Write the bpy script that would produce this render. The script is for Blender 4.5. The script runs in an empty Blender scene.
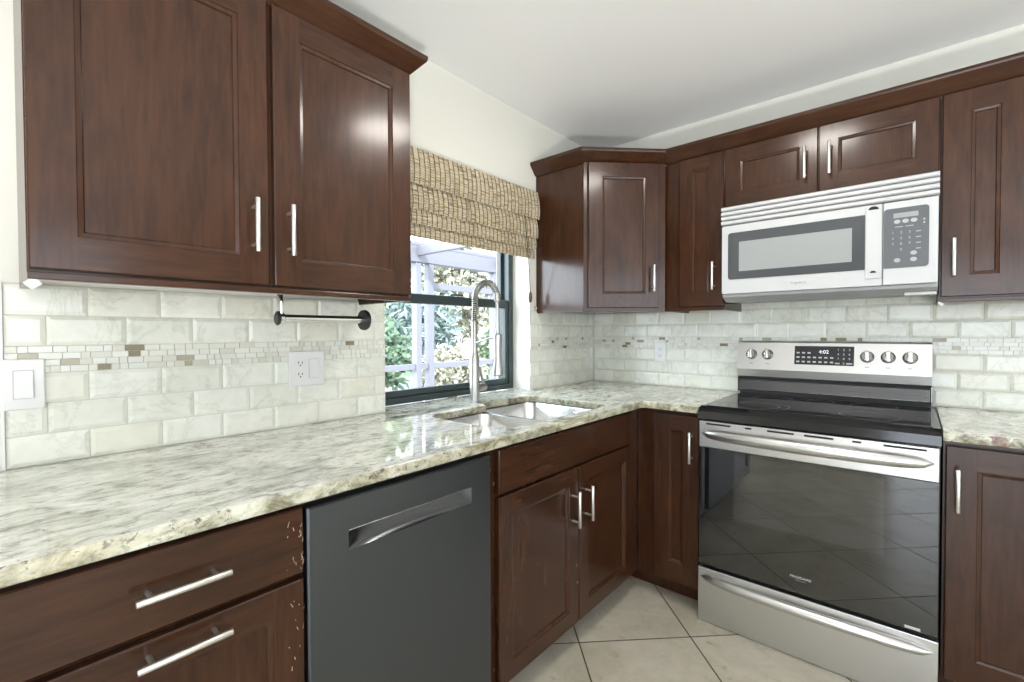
import bpy, bmesh, math, random
from mathutils import Vector, Matrix
random.seed(7)
PI = math.pi
S = bpy.context.scene
C = S.collection

# ------------------------------------------------------------------ camera
CAM = Vector((1.6043, -2.6669, 1.2338)); YAW, PITCH, ROLL, FPX = 0.7169, -0.0176, -0.0034, 459.0
cd = bpy.data.cameras.new('camera'); cam = bpy.data.objects.new('camera', cd); C.objects.link(cam)
cd.sensor_fit = 'HORIZONTAL'; cd.sensor_width = 36.0; cd.lens = FPX * 36.0 / 1024.0; cd.clip_start = 0.02
f = Vector((-math.sin(YAW) * math.cos(PITCH), math.cos(YAW) * math.cos(PITCH), math.sin(PITCH)))
r0 = Vector((math.cos(YAW), math.sin(YAW), 0)); u0 = r0.cross(f)
rr = math.cos(ROLL) * r0 + math.sin(ROLL) * u0; uu = -math.sin(ROLL) * r0 + math.cos(ROLL) * u0
cam.matrix_world = Matrix(((rr.x, uu.x, -f.x, CAM.x), (rr.y, uu.y, -f.y, CAM.y), (rr.z, uu.z, -f.z, CAM.z), (0, 0, 0, 1)))
S.camera = cam

# ------------------------------------------------------------------ view, world, lights
S.view_settings.view_transform = 'Standard'; S.view_settings.look = 'None'
S.view_settings.gamma = 1.0; S.view_settings.use_curve_mapping = False
S.view_settings.exposure = -0.27
S.cycles.use_denoising = True
S.cycles.max_bounces = 10; S.cycles.diffuse_bounces = 5; S.cycles.glossy_bounces = 5
S.cycles.transparent_max_bounces = 12
S.cycles.caustics_reflective = False; S.cycles.caustics_refractive = False
S.cycles.sample_clamp_indirect = 4.0

w = bpy.data.worlds.new('world'); S.world = w; w.use_nodes = True
bg = w.node_tree.nodes['Background']; bg.inputs[0].default_value = (0.80, 0.89, 1.0, 1)
wn = w.node_tree.nodes; wl = w.node_tree.links          # glow added to the unseen sky to brighten the corner cabinet's reflection
wt = wn.new('ShaderNodeTexCoord'); wd_ = wn.new('ShaderNodeVectorMath'); wd_.operation = 'DOT_PRODUCT'; wd_.inputs[1].default_value = Vector((-0.55, -0.78, 0.29)).normalized()
wm = wn.new('ShaderNodeMath'); wm.operation = 'MAXIMUM'; wm.inputs[1].default_value = 0.0
wp = wn.new('ShaderNodeMath'); wp.operation = 'POWER'; wp.inputs[1].default_value = 7.0
wa = wn.new('ShaderNodeMath'); wa.operation = 'MULTIPLY_ADD'; wa.inputs[1].default_value = 15.0; wa.inputs[2].default_value = 6.0
wl.new(wt.outputs['Generated'], wd_.inputs[0]); wl.new(wd_.outputs['Value'], wm.inputs[0]); wl.new(wm.outputs[0], wp.inputs[0]); wl.new(wp.outputs[0], wa.inputs[0]); wl.new(wa.outputs[0], bg.inputs[1])

def light(name, kind, loc, energy, color, direction=(0, 0, -1), **kw):
    d = bpy.data.lights.new(name, kind); d.energy = energy; d.color = color
    for k, v in kw.items(): setattr(d, k, v)
    o = bpy.data.objects.new(name, d); C.objects.link(o); o.location = loc
    o.rotation_euler = Vector(direction).to_track_quat('-Z', 'Y').to_euler(); return o

light('sun', 'SUN', (0, 0, 8), 15.0, (1.0, 0.95, 0.87), (-0.55, 0.50, -0.75), angle=0.02)
# fill light added at an unseen rear wall opening, behind the camera
light('daylight_far_door', 'AREA', (2.9, -6.28, 1.10), 26, (1.0, 0.985, 0.96), (0, 1, 0.03), shape='RECTANGLE', size=3.0, size_y=2.0)
# second fill panel, added at an unseen opening in the right-hand wall
light('added_fill_side', 'AREA', (5.18, -3.0, 1.45), 11, (1.0, 0.99, 0.97), (-1, 0.05, 0), shape='RECTANGLE', size=2.4, size_y=1.5)
# ceiling lamp over the kitchen floor
light('kitchen_ceiling_lamp', 'AREA', (1.22, -1.21, 2.345), 12, (1.0, 0.95, 0.88), (0, 0, -1), shape='DISK', size=0.30)
# extra lamp added out of view as fill, further back in the room
light('added_room_fill', 'POINT', (2.6, -3.9, 2.27), 9, (1.0, 0.96, 0.90), shadow_soft_size=0.12)
# upward fill added behind the camera to brighten ceiling and wall cabinets
light('added_ceiling_fill', 'SPOT', (2.45, -3.35, 0.26), 290, (1.0, 0.98, 0.95), (-0.22, 0.24, 1), spot_size=2.1, spot_blend=0.5, shadow_soft_size=0.09)

# ------------------------------------------------------------------ materials
def mat(name, base=(0.5, 0.5, 0.5), rough=0.5, metal=0.0, **kw):
    m = bpy.data.materials.new(name); m.use_nodes = True
    b = m.node_tree.nodes['Principled BSDF']
    b.inputs['Base Color'].default_value = (*base, 1); b.inputs['Roughness'].default_value = rough
    b.inputs['Metallic'].default_value = metal
    for k, v in kw.items(): b.inputs[k.replace('_', ' ')].default_value = v
    return m

class NT:
    def __init__(s, m): s.m = m; s.t = m.node_tree; s.b = s.t.nodes['Principled BSDF']
    def n(s, ty, **kw):
        x = s.t.nodes.new(ty)
        for k, v in kw.items():
            if k.startswith('i_'):
                key = k[2:]; key = int(key) if key.isdigit() else key.replace('_', ' ')
                x.inputs[key].default_value = v
            else: setattr(x, k, v)
        return x
    def l(s, a, b): s.t.links.new(a, b)
    def coords(s, scale=(1, 1, 1), rot=(0, 0, 0), rnd=False, src='Object'):
        tc = s.n('ShaderNodeTexCoord'); mp = s.n('ShaderNodeMapping')
        mp.inputs['Scale'].default_value = scale; mp.inputs['Rotation'].default_value = rot
        s.l(tc.outputs[src], mp.inputs['Vector'])
        if rnd:
            oi = s.n('ShaderNodeObjectInfo'); mu = s.n('ShaderNodeMath', operation='MULTIPLY', i_1=37.0)
            s.l(oi.outputs['Random'], mu.inputs[0]); cx = s.n('ShaderNodeCombineXYZ')
            s.l(mu.outputs[0], cx.inputs[0]); s.l(mu.outputs[0], cx.inputs[2]); s.l(cx.outputs[0], mp.inputs['Location'])
        return mp.outputs['Vector']
    def noise(s, vec, scale, detail=4, rough=0.55, dist=0.0):
        x = s.n('ShaderNodeTexNoise'); x.inputs['Scale'].default_value = scale; x.inputs['Detail'].default_value = detail
        x.inputs['Roughness'].default_value = rough; x.inputs['Distortion'].default_value = dist
        s.l(vec, x.inputs['Vector']); return x.outputs['Fac']
    def ramp(s, fac, stops, interp='LINEAR'):
        x = s.n('ShaderNodeValToRGB'); cr = x.color_ramp; cr.interpolation = interp
        while len(cr.elements) < len(stops): cr.elements.new(0.5)
        for e, (p, c) in zip(cr.elements, stops):
            e.position = p; e.color = (*c, 1) if len(c) == 3 else c
        s.l(fac, x.inputs['Fac']); return x.outputs['Color']
    def mix(s, fac, a, b, mode='MIX'):
        x = s.n('ShaderNodeMix', data_type='RGBA', blend_type=mode)
        for sock, v in ((x.inputs[0], fac), (x.inputs[6], a), (x.inputs[7], b)):
            if isinstance(v, (int, float)): sock.default_value = v
            elif isinstance(v, tuple): sock.default_value = (*v, 1)
            else: s.l(v, sock)
        return x.outputs[2]
    def math(s, op, a, b=None, c=None):
        x = s.n('ShaderNodeMath', operation=op)
        for i, v in enumerate((a, b, c)):
            if v is None: continue
            if isinstance(v, (int, float)): x.inputs[i].default_value = v
            else: s.l(v, x.inputs[i])
        return x.outputs[0]
    def bump(s, h, strength=0.2, dist=0.002):
        x = s.n('ShaderNodeBump'); x.inputs['Strength'].default_value = strength; x.inputs['Distance'].default_value = dist
        s.l(h, x.inputs['Height']); s.l(x.outputs['Normal'], s.b.inputs['Normal'])
    def color(s, c): s.l(c, s.b.inputs['Base Color'])

def wood(name, horiz=False):
    m = mat(name, rough=0.27); k = NT(m)
    m.node_tree.nodes['Principled BSDF'].inputs['Coat Weight'].default_value = 0.38
    m.node_tree.nodes['Principled BSDF'].inputs['Specular IOR Level'].default_value = 0.2
    m.node_tree.nodes['Principled BSDF'].inputs['Coat Roughness'].default_value = 0.15
    g = k.coords((2.2, 24, 24) if horiz else (24, 24, 2.2), rnd=True)
    big = k.coords((1.5, 4, 4) if horiz else (4, 4, 1.5), rnd=True)
    a = k.noise(g, 3.0, 6, 0.6, 0.6); b = k.noise(big, 2.2, 5, 0.6, 0.8)
    s1 = k.ramp(a, [(0.30, (0.032, 0.0113, 0.0047)), (0.52, (0.0445, 0.0161, 0.0067)), (0.72, (0.057, 0.0216, 0.0092))])
    s2 = k.ramp(b, [(0.30, (0.72, 0.70, 0.70)), (0.55, (1, 1, 1)), (0.75, (1.22, 1.20, 1.16))])
    k.color(k.mix(1.0, s1, s2, 'MULTIPLY')); k.bump(a, 0.02, 0.0005)
    return m

M = {}
M['wood'] = wood('stained wood'); M['wood_h'] = wood('stained wood rails', True)
M['wood_dark'] = mat('cabinet interior', (0.020, 0.009, 0.006), 0.5)
M['steel_pull'] = mat('brushed nickel', (0.78, 0.77, 0.75), 0.38, 1.0)
M['chrome'] = mat('chrome', (0.80, 0.80, 0.80), 0.10, 1.0)
M['black'] = mat('black plastic', (0.012, 0.012, 0.013), 0.35)
M['black_gap'] = mat('matt black', (0.006, 0.006, 0.006), 0.7)
M['white_plastic'] = mat('white plastic', (0.73, 0.73, 0.73), 0.30)
M['ivory'] = mat('white enamel', (0.49, 0.50, 0.51), 0.30)
M['grey_glass'] = mat('grey door glass', (0.055, 0.060, 0.066), 0.12)
M['mesh_window'] = mat('screened window', (0.28, 0.295, 0.30), 0.20)
M['pad'] = mat('grey keypad', (0.085, 0.092, 0.102), 0.35)
M['print'] = mat('pale print', (0.55, 0.56, 0.57), 0.5); M['pad_print'] = mat('pad print', (0.36, 0.37, 0.38), 0.5)
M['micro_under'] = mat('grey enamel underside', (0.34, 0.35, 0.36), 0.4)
M['print_dark'] = mat('grey print', (0.22, 0.22, 0.23), 0.5)
M['sill_white'] = mat('white paint gloss', (0.80, 0.80, 0.79), 0.4)
M['rocker_gap'] = mat('shadow line plastic', (0.42, 0.42, 0.42), 0.5)
M['clear_plastic'] = mat('clear plastic', (0.52, 0.53, 0.50), 0.25)

def stainless(name, base, rough, axis, amp=0.06):
    m = mat(name, base, rough, 1.0); k = NT(m)
    v = k.coords((1.5, 240, 240) if axis == 'x' else (240, 240, 1.5))
    a = k.noise(v, 1.0, 2); k.l(k.math('MULTIPLY_ADD', a, 0.04, rough - 0.02), k.b.inputs['Roughness']); return m
M['stainless'] = stainless('stainless steel', (0.62, 0.62, 0.615), 0.30, 'x')
M['stainless_dark'] = stainless('dark stainless', (0.10, 0.10, 0.105), 0.28, 'x')
M['knob_steel'] = stainless('knob steel', (0.24, 0.24, 0.24), 0.24, 'x')
M['sink_steel'] = stainless('sink steel', (0.72, 0.72, 0.72), 0.26, 'x')
M['slate'] = stainless('slate steel', (0.112, 0.122, 0.137), 0.36, 'x', 0.03)
M['slate_light'] = stainless('slate steel pocket', (0.10, 0.104, 0.112), 0.22, 'x', 0.02)
M['nickel'] = stainless('satin nickel', (0.44, 0.43, 0.415), 0.33, 'z', 0.02)

def painted(name, base, rough=0.6):
    m = mat(name, base, rough); k = NT(m)
    v = k.coords((1, 1, 1)); a = k.noise(v, 60, 4); k.bump(a, 0.10, 0.002); return m
M['wall'] = painted('off white wall paint', (0.71, 0.705, 0.645))
M['ceiling'] = painted('white ceiling paint', (0.85, 0.85, 0.86), 0.7)
M['jamb'] = painted('white jamb paint', (0.82, 0.82, 0.81))

def tile_mat(name, warm):
    m = mat(name, rough=0.22); k = NT(m)
    v = k.coords((1, 1, 1)); gi = k.n('ShaderNodeNewGeometry'); rnd = gi.outputs['Random Per Island']
    cx = k.n('ShaderNodeCombineXYZ'); k.l(k.math('MULTIPLY', rnd, 9.0), cx.inputs[0]); k.l(k.math('MULTIPLY', rnd, 5.0), cx.inputs[2])
    va = k.n('ShaderNodeVectorMath', operation='ADD'); k.l(v, va.inputs[0]); k.l(cx.outputs[0], va.inputs[1])
    a = k.noise(va.outputs[0], 7, 7, 0.62, 0.7); vein = k.math('ABSOLUTE', k.math('SUBTRACT', a, 0.56))
    vc = k.ramp(vein, [(0.0, (0.62, 0.62, 0.57)), (0.010, (0.86, 0.86, 0.83)), (0.04, (1, 1, 1))])
    base = k.ramp(rnd, [(0.0, (0.70, 0.71, 0.64)), (0.35, (0.74, 0.75, 0.69)), (0.7, (0.79, 0.80, 0.75)), (1.0, (0.71, 0.70, 0.61))])
    b = k.noise(va.outputs[0], 14, 5, 0.6, 0.5); bl = k.ramp(b, [(0.3, (0.90, 0.905, 0.89)), (0.7, (1.05, 1.05, 1.05))])
    k.color(k.mix(1.0, k.mix(0.42, base, vc, 'MULTIPLY'), bl, 'MULTIPLY')); return m
M['tile'] = tile_mat('beveled marble tile', 0)
M['grout'] = mat('tile grout', (0.56, 0.55, 0.49), 0.85)
def mosaic_mat():
    m = mat('mosaic tile', rough=0.2); k = NT(m)
    rnd = k.n('ShaderNodeNewGeometry').outputs['Random Per Island']
    k.color(k.ramp(rnd, [(0.0, (0.68, 0.68, 0.62)), (0.25, (0.72, 0.73, 0.68)), (0.45, (0.63, 0.62, 0.55)), (0.60, (0.70, 0.70, 0.65)), (0.76, (0.59, 0.575, 0.50)),
                        (0.80, (0.70, 0.71, 0.66)), (0.885, (0.40, 0.37, 0.28)), (0.93, (0.22, 0.19, 0.12)), (0.970, (0.68, 0.67, 0.61))], 'CONSTANT')); return m
M['mosaic'] = mosaic_mat()

def granite(name='polished granite', rough=0.045, edge=False):
    m = mat(name, rough=rough); k = NT(m)
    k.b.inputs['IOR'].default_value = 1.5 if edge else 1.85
    st = k.coords((1.0, 0.42, 1.0), (0, 0, 0.30)); v = k.coords((1, 1, 1))
    a = k.noise(st, 21, 10, 0.70, 0.9); b = k.noise(st, 5, 5, 0.6, 1.2); c = k.noise(v, 62, 6, 0.7, 0.5); d = k.noise(v, 3.2, 4, 0.6, 1.0)
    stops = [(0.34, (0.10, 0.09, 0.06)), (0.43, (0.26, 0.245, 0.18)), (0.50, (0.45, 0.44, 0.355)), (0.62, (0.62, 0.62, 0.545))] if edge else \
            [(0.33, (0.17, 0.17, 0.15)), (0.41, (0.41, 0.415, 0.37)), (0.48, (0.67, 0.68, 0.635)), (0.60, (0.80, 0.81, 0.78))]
    base = k.ramp(a, stops)
    col = k.mix(1.0, base, k.ramp(b, [(0.34, (0.62, 0.62, 0.57)), (0.48, (0.96, 0.96, 0.93)), (0.60, (1.06, 1.06, 1.05))]), 'MULTIPLY')
    warm = k.ramp(d, [(0.50, (0, 0, 0)), (0.68, (1, 1, 1))])
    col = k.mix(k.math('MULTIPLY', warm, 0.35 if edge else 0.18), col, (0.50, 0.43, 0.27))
    fine = k.noise(k.coords((1.0, 0.6, 1.0), (0, 0, 0.3)), 48, 8, 0.75, 0.5)
    col = k.mix(1.0, col, k.ramp(fine, [(0.36, (0.40, 0.40, 0.35)), (0.45, (0.86, 0.86, 0.83)), (0.55, (1.08, 1.08, 1.07))]), 'MULTIPLY')
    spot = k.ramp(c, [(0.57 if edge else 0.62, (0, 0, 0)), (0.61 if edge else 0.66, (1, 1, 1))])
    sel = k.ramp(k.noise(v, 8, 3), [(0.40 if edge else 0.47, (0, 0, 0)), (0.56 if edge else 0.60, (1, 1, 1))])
    col = k.mix(k.math('MULTIPLY', k.math('MULTIPLY', spot, sel), 0.9), col, (0.050, 0.038, 0.030))
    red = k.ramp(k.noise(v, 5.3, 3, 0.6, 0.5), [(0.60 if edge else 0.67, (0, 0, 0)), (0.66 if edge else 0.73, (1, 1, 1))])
    red2 = k.math('MULTIPLY', red, k.ramp(c, [(0.44, (0, 0, 0)), (0.52, (1, 1, 1))]))
    col = k.mix(k.math('MULTIPLY', red2, 0.75), col, (0.15, 0.055, 0.045))
    k.color(col); return m
M['granite'] = granite(); M['granite_edge'] = granite('speckled shaded granite edge', 0.28, True)  # edge copy: more mineral specks, and the sides' weaker light painted as darker colour

def floor_mat():
    m = mat('diagonal floor tile', rough=0.20); k = NT(m)
    tc = k.n('ShaderNodeTexCoord'); sp = k.n('ShaderNodeSeparateXYZ'); k.l(tc.outputs['Object'], sp.inputs[0])
    x, y = sp.outputs[0], sp.outputs[1]; q = 0.457; s2 = math.sqrt(0.5)
    a = k.math('DIVIDE', k.math('SUBTRACT', k.math('MULTIPLY', k.math('ADD', x, y), s2), 0.0915), q)
    b = k.math('DIVIDE', k.math('SUBTRACT', k.math('MULTIPLY', k.math('SUBTRACT', x, y), s2), 1.2355), q)
    ga = k.math('ABSOLUTE', k.math('SUBTRACT', a, k.math('ROUND', a))); gb = k.math('ABSOLUTE', k.math('SUBTRACT', b, k.math('ROUND', b)))
    g = k.math('MINIMUM', ga, gb); gf = k.ramp(g, [(0.0055, (1, 1, 1)), (0.0085, (0, 0, 0))])
    cx = k.n('ShaderNodeCombineXYZ'); k.l(k.math('MULTIPLY', k.math('FLOOR', a), 3.7), cx.inputs[0]); k.l(k.math('MULTIPLY', k.math('FLOOR', b), 5.3), cx.inputs[1])
    va = k.n('ShaderNodeVectorMath', operation='ADD'); k.l(tc.outputs['Object'], va.inputs[0]); k.l(cx.outputs[0], va.inputs[1])
    n1 = k.noise(va.outputs[0], 3.0, 7, 0.62, 1.0); n2 = k.noise(va.outputs[0], 11, 8, 0.7, 1.6)
    c1 = k.ramp(n1, [(0.30, (0.43, 0.395, 0.315)), (0.50, (0.52, 0.485, 0.395)), (0.70, (0.58, 0.55, 0.47))])
    c2 = k.ramp(n2, [(0.26, (0.60, 0.58, 0.54)), (0.40, (0.95, 0.94, 0.93)), (0.6, (1, 1, 1))])
    wn = k.n('ShaderNodeTexWhiteNoise'); k.l(cx.outputs[0], wn.inputs['Vector'])
    c3 = k.ramp(wn.outputs['Value'], [(0, (0.92, 0.92, 0.92)), (1, (1.05, 1.05, 1.04))])
    col = k.mix(1.0, k.mix(1.0, c1, c2, 'MULTIPLY'), c3, 'MULTIPLY')
    k.color(k.mix(gf, col, (0.075, 0.062, 0.048)))
    k.l(k.math('MULTIPLY_ADD', gf, 0.5, 0.24), k.b.inputs['Roughness'])
    k.bump(k.math('SUBTRACT', 1.0, gf), 0.5, 0.002); return m
M['floor'] = floor_mat()

def glass_mat(name, tint=(0.97, 0.99, 0.98)):
    m = bpy.data.materials.new(name); m.use_nodes = True; t = m.node_tree; t.nodes.clear()
    o = t.nodes.new('ShaderNodeOutputMaterial'); mx = t.nodes.new('ShaderNodeMixShader'); tr = t.nodes.new('ShaderNodeBsdfTransparent')
    gl = t.nodes.new('ShaderNodeBsdfGlossy'); fr = t.nodes.new('ShaderNodeFresnel'); fr.inputs['IOR'].default_value = 1.35
    tr.inputs[0].default_value = (*tint, 1); gl.inputs['Roughness'].default_value = 0.02
    ge = t.nodes.new('ShaderNodeNewGeometry'); mt = t.nodes.new('ShaderNodeMath'); mt.operation = 'SUBTRACT'; mt.inputs[0].default_value = 1.0
    mu = t.nodes.new('ShaderNodeMath'); mu.operation = 'MULTIPLY'; t.links.new(ge.outputs['Backfacing'], mt.inputs[1]); t.links.new(mt.outputs[0], mu.inputs[0]); t.links.new(fr.outputs[0], mu.inputs[1]); t.links.new(mu.outputs[0], mx.inputs[0]); t.links.new(tr.outputs[0], mx.inputs[1]); t.links.new(gl.outputs[0], mx.inputs[2]); t.links.new(mx.outputs[0], o.inputs[0]); return m
M['glass'] = glass_mat('clear window glass')
M['win_frame'] = mat('dark green window frame', (0.030, 0.045, 0.048), 0.35)
M['oven_glass'] = mat('black oven glass', (0.006, 0.0065, 0.007), 0.012, IOR=1.9)
M['oven_window'] = mat('oven inner window', (0.018, 0.019, 0.020), 0.012, IOR=2.0)
M['cooktop'] = mat('black ceramic glass', (0.010, 0.010, 0.011), 0.06, IOR=1.75)
M['black_enamel'] = mat('black enamel', (0.008, 0.008, 0.009), 0.12)
M['reed'] = mat('bamboo reed', (0.42, 0.33, 0.19), 0.6)
def reed_mat():
    k = NT(M['reed']); rnd = k.n('ShaderNodeNewGeometry').outputs['Random Per Island']
    v = k.coords((1, 26, 1)); a = k.noise(v, 3.0, 3)
    c = k.ramp(rnd, [(0.0, (0.53, 0.46, 0.33)), (0.4, (0.65, 0.585, 0.45)), (0.75, (0.50, 0.425, 0.29)), (0.93, (0.33, 0.25, 0.15)), (1.0, (0.22, 0.16, 0.09))])
    k.color(k.mix(1.0, c, k.ramp(a, [(0.30, (0.6, 0.56, 0.5)), (0.42, (1, 1, 1)), (0.7, (1.12, 1.10, 1.06))]), 'MULTIPLY'))
reed_mat()
M['string'] = mat('dark shade string', (0.085, 0.060, 0.035), 0.8)
M['shade_back'] = mat('shade backing', (0.40, 0.31, 0.19), 0.8)
M['enclosure'] = mat('grey aluminium', (0.135, 0.135, 0.165), 0.5)
M['ground'] = mat('pale patio concrete', (0.36, 0.36, 0.34), 0.9)
M['lamp_glass'] = mat('opal lamp glass', (0.9, 0.88, 0.84), 0.4)
b_ = M['lamp_glass'].node_tree.nodes['Principled BSDF']; b_.inputs['Emission Color'].default_value = (1, 0.94, 0.84, 1); b_.inputs['Emission Strength'].default_value = 3.0
M['led'] = mat('lit display digits', (0.8, 0.85, 0.9), 0.4)
b_ = M['led'].node_tree.nodes['Principled BSDF']; b_.inputs['Emission Color'].default_value = (0.85, 0.93, 1, 1); b_.inputs['Emission Strength'].default_value = 0.8

# ------------------------------------------------------------------ mesh helpers
class MB:
    def __init__(s): s.bm = bmesh.new(); s.mi = 0
    def _mark(s, faces):
        for f_ in faces: f_.material_index = s.mi
    def box(s, x0, x1, y0, y1, z0, z1, bev=0.0, seg=2):
        g = bmesh.ops.create_cube(s.bm, size=1.0); vs = g['verts']
        for v in vs: v.co = Vector((x0 + (x1 - x0) * (v.co.x + .5), y0 + (y1 - y0) * (v.co.y + .5), z0 + (z1 - z0) * (v.co.z + .5)))
        fs = set(f_ for v in vs for f_ in v.link_faces); s._mark(fs)
        if bev > 0:
            es = set(e for v in vs for e in v.link_edges)
            res = bmesh.ops.bevel(s.bm, geom=list(es), offset=bev, segments=seg, affect='EDGES', profile=0.5)
            s._mark(res['faces'])
        return s
    def prism(s, pts, axis, a0, a1):
        """extrude polygon pts (2D, in the two other axes in xyz order) from a0 to a1 along axis"""
        def co(p, a): c = [p[0], p[1]]; c.insert(axis, a); return Vector(c)
        A = [s.bm.verts.new(co(p, a0)) for p in pts]; B = [s.bm.verts.new(co(p, a1)) for p in pts]
        fs = [s.bm.faces.new(A), s.bm.faces.new(B[::-1])]
        for i in range(len(pts)):
            j = (i + 1) % len(pts); fs.append(s.bm.faces.new((A[i], B[i], B[j], A[j])))
        s._mark(fs); return s
    def tube(s, path, rad, n=12, caps=True, flat=1.0, up=None):
        """tube along path; rad number or list; flat scales the second section axis"""
        P = [Vector(p) for p in path]; R = rad if isinstance(rad, (list, tuple)) else [rad] * len(P)
        rings = []; prev = None
        for i, p in enumerate(P):
            t = (P[min(i + 1, len(P) - 1)] - P[max(i - 1, 0)]).normalized()
            if prev is None:
                a = Vector(up) if up else (Vector((0, 0, 1)) if abs(t.z) < 0.9 else Vector((1, 0, 0)))
            else: a = prev
            a = (a - t * a.dot(t)).normalized(); prev = a; b = t.cross(a)
            rings.append([s.bm.verts.new(p + R[i] * (math.cos(2 * PI * k / n) * a * flat + math.sin(2 * PI * k / n) * b)) for k in range(n)])
        fs = []
        for i in range(len(rings) - 1):
            for k in range(n):
                fs.append(s.bm.faces.new((rings[i][k], rings[i][(k + 1) % n], rings[i + 1][(k + 1) % n], rings[i + 1][k])))
        if caps: fs += [s.bm.faces.new(rings[0][::-1]), s.bm.faces.new(rings[-1])]
        s._mark(fs); return s
    def cyl(s, p0, p1, r, n=16, r2=None): return s.tube([p0, p1], [r, r if r2 is None else r2], n)
    def lathe(s, axis_p, axis_d, prof, n=24):
        """prof: list of (distance along axis, radius)"""
        d = Vector(axis_d).normalized(); a = Vector((0, 0, 1)) if abs(d.z) < .9 else Vector((1, 0, 0))
        a = (a - d * a.dot(d)).normalized(); b = d.cross(a); rings = []
        for h, r in prof:
            r = max(r, 1e-5); rings.append([s.bm.verts.new(Vector(axis_p) + d * h + r * (math.cos(2 * PI * k / n) * a + math.sin(2 * PI * k / n) * b)) for k in range(n)])
        fs = []
        for i in range(len(rings) - 1):
            for k in range(n): fs.append(s.bm.faces.new((rings[i][k], rings[i][(k + 1) % n], rings[i + 1][(k + 1) % n], rings[i + 1][k])))
        fs += [s.bm.faces.new(rings[0][::-1]), s.bm.faces.new(rings[-1])]
        s._mark(fs); return s
    def quad(s, *pts):
        f_ = s.bm.faces.new([s.bm.verts.new(Vector(p)) for p in pts]); s._mark([f_]); return s
    def sweep(s, prof, path):
        """prof: (outward, z); path: 2D points, outward is to the right of travel"""
        P = [Vector((p[0], p[1])) for p in path]; rings = []
        for i, p in enumerate(P):
            d1 = (p - P[i - 1]).normalized() if i else None; d2 = (P[i + 1] - p).normalized() if i < len(P) - 1 else None
            n1 = Vector((d1.y, -d1.x)) if d1 else None; n2 = Vector((d2.y, -d2.x)) if d2 else None
            if n1 is None: nn = n2
            elif n2 is None: nn = n1
            else: nn = (n1 + n2) / (1 + n1.dot(n2))
            rings.append([s.bm.verts.new(Vector((p.x + nn.x * o, p.y + nn.y * o, z))) for o, z in prof])
        fs = []; m = len(prof)
        for i in range(len(rings) - 1):
            for k in range(m): fs.append(s.bm.faces.new((rings[i][k], rings[i][(k + 1) % m], rings[i + 1][(k + 1) % m], rings[i + 1][k])))
        fs += [s.bm.faces.new(rings[0][::-1]), s.bm.faces.new(rings[-1])]
        s._mark(fs); return s
    def build(s, name, mats, parent=None, smooth=None):
        bmesh.ops.recalc_face_normals(s.bm, faces=s.bm.faces[:])
        me = bpy.data.meshes.new(name); s.bm.to_mesh(me); s.bm.free()
        return link(name, me, mats, parent, smooth)

def link(name, me, mats, parent=None, smooth=None):
    if not isinstance(mats, (list, tuple)): mats = [mats]
    while len(me.materials) < len(mats): me.materials.append(None)
    for i, m in enumerate(mats): me.materials[i] = m
    o = bpy.data.objects.new(name, me); C.objects.link(o)
    if parent is not None: o.parent = parent
    if smooth:
        ang = smooth if isinstance(smooth, float) else 0.6
        bm = bmesh.new(); bm.from_mesh(me)
        for f_ in bm.faces: f_.smooth = True
        for e in bm.edges: e.smooth = not (len(e.link_faces) == 2 and e.calc_face_angle(0) > ang)
        bm.to_mesh(me); bm.free()
    return o

def tag(o, label, cat, group=None, kind=None):
    o['label'] = label; o['category'] = cat
    if group: o['group'] = group
    if kind: o['kind'] = kind
    return o
def thing(name, label, cat, loc=(0, 0, 0), rotz=0.0, group=None):
    o = bpy.data.objects.new(name, None); C.objects.link(o); o.location = loc; o.rotation_euler = (0, 0, rotz); o.empty_display_size = 0.1
    return tag(o, label, cat, group)
def structure(o, label=None):
    o['kind'] = 'structure'
    if label: o['label'] = label
    return o

def text_part(name, body, size, m, parent, loc, rot, extrude=0.0004, width=None):
    cu = bpy.data.curves.new('lettering', 'FONT'); cu.body = body; cu.size = size; cu.align_x = 'CENTER'; cu.align_y = 'CENTER'; cu.extrude = extrude
    to = bpy.data.objects.new('lettering', cu); C.objects.link(to)
    dg = bpy.context.evaluated_depsgraph_get(); dg.update()
    me = bpy.data.meshes.new_from_object(to.evaluated_get(dg)); bpy.data.objects.remove(to); bpy.data.curves.remove(cu)
    if width:
        xs = [v.co.x for v in me.vertices]; k = width / (max(xs) - min(xs))
        for v in me.vertices: v.co.x *= k
    mx = Matrix.Translation(Vector(loc)) @ rot
    me.transform(mx)
    return link(name, me, m, parent)
FRONT = Matrix.Rotation(PI / 2, 4, 'X')      # text facing local -y

def round_poly(pts, radii, seg=8):
    out = []; n = len(pts)
    for i in range(n):
        p = Vector(pts[i]); a = Vector(pts[i - 1]); b = Vector(pts[(i + 1) % n]); r = radii[i] if isinstance(radii, (list, tuple)) else radii
        if r <= 0: out.append((p.x, p.y)); continue
        d1 = (a - p).normalized(); d2 = (b - p).normalized(); ang = d1.angle(d2); t = r / math.tan(ang / 2)
        s_, e = p + d1 * t, p + d2 * t; c = p + (d1 + d2).normalized() * (r / math.sin(ang / 2))
        a0 = math.atan2(s_.y - c.y, s_.x - c.x); a1 = math.atan2(e.y - c.y, e.x - c.x); da = (a1 - a0 + PI) % (2 * PI) - PI
        out += [(c.x + r * math.cos(a0 + da * k / seg), c.y + r * math.sin(a0 + da * k / seg)) for k in range(seg + 1)]
    return out

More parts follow.
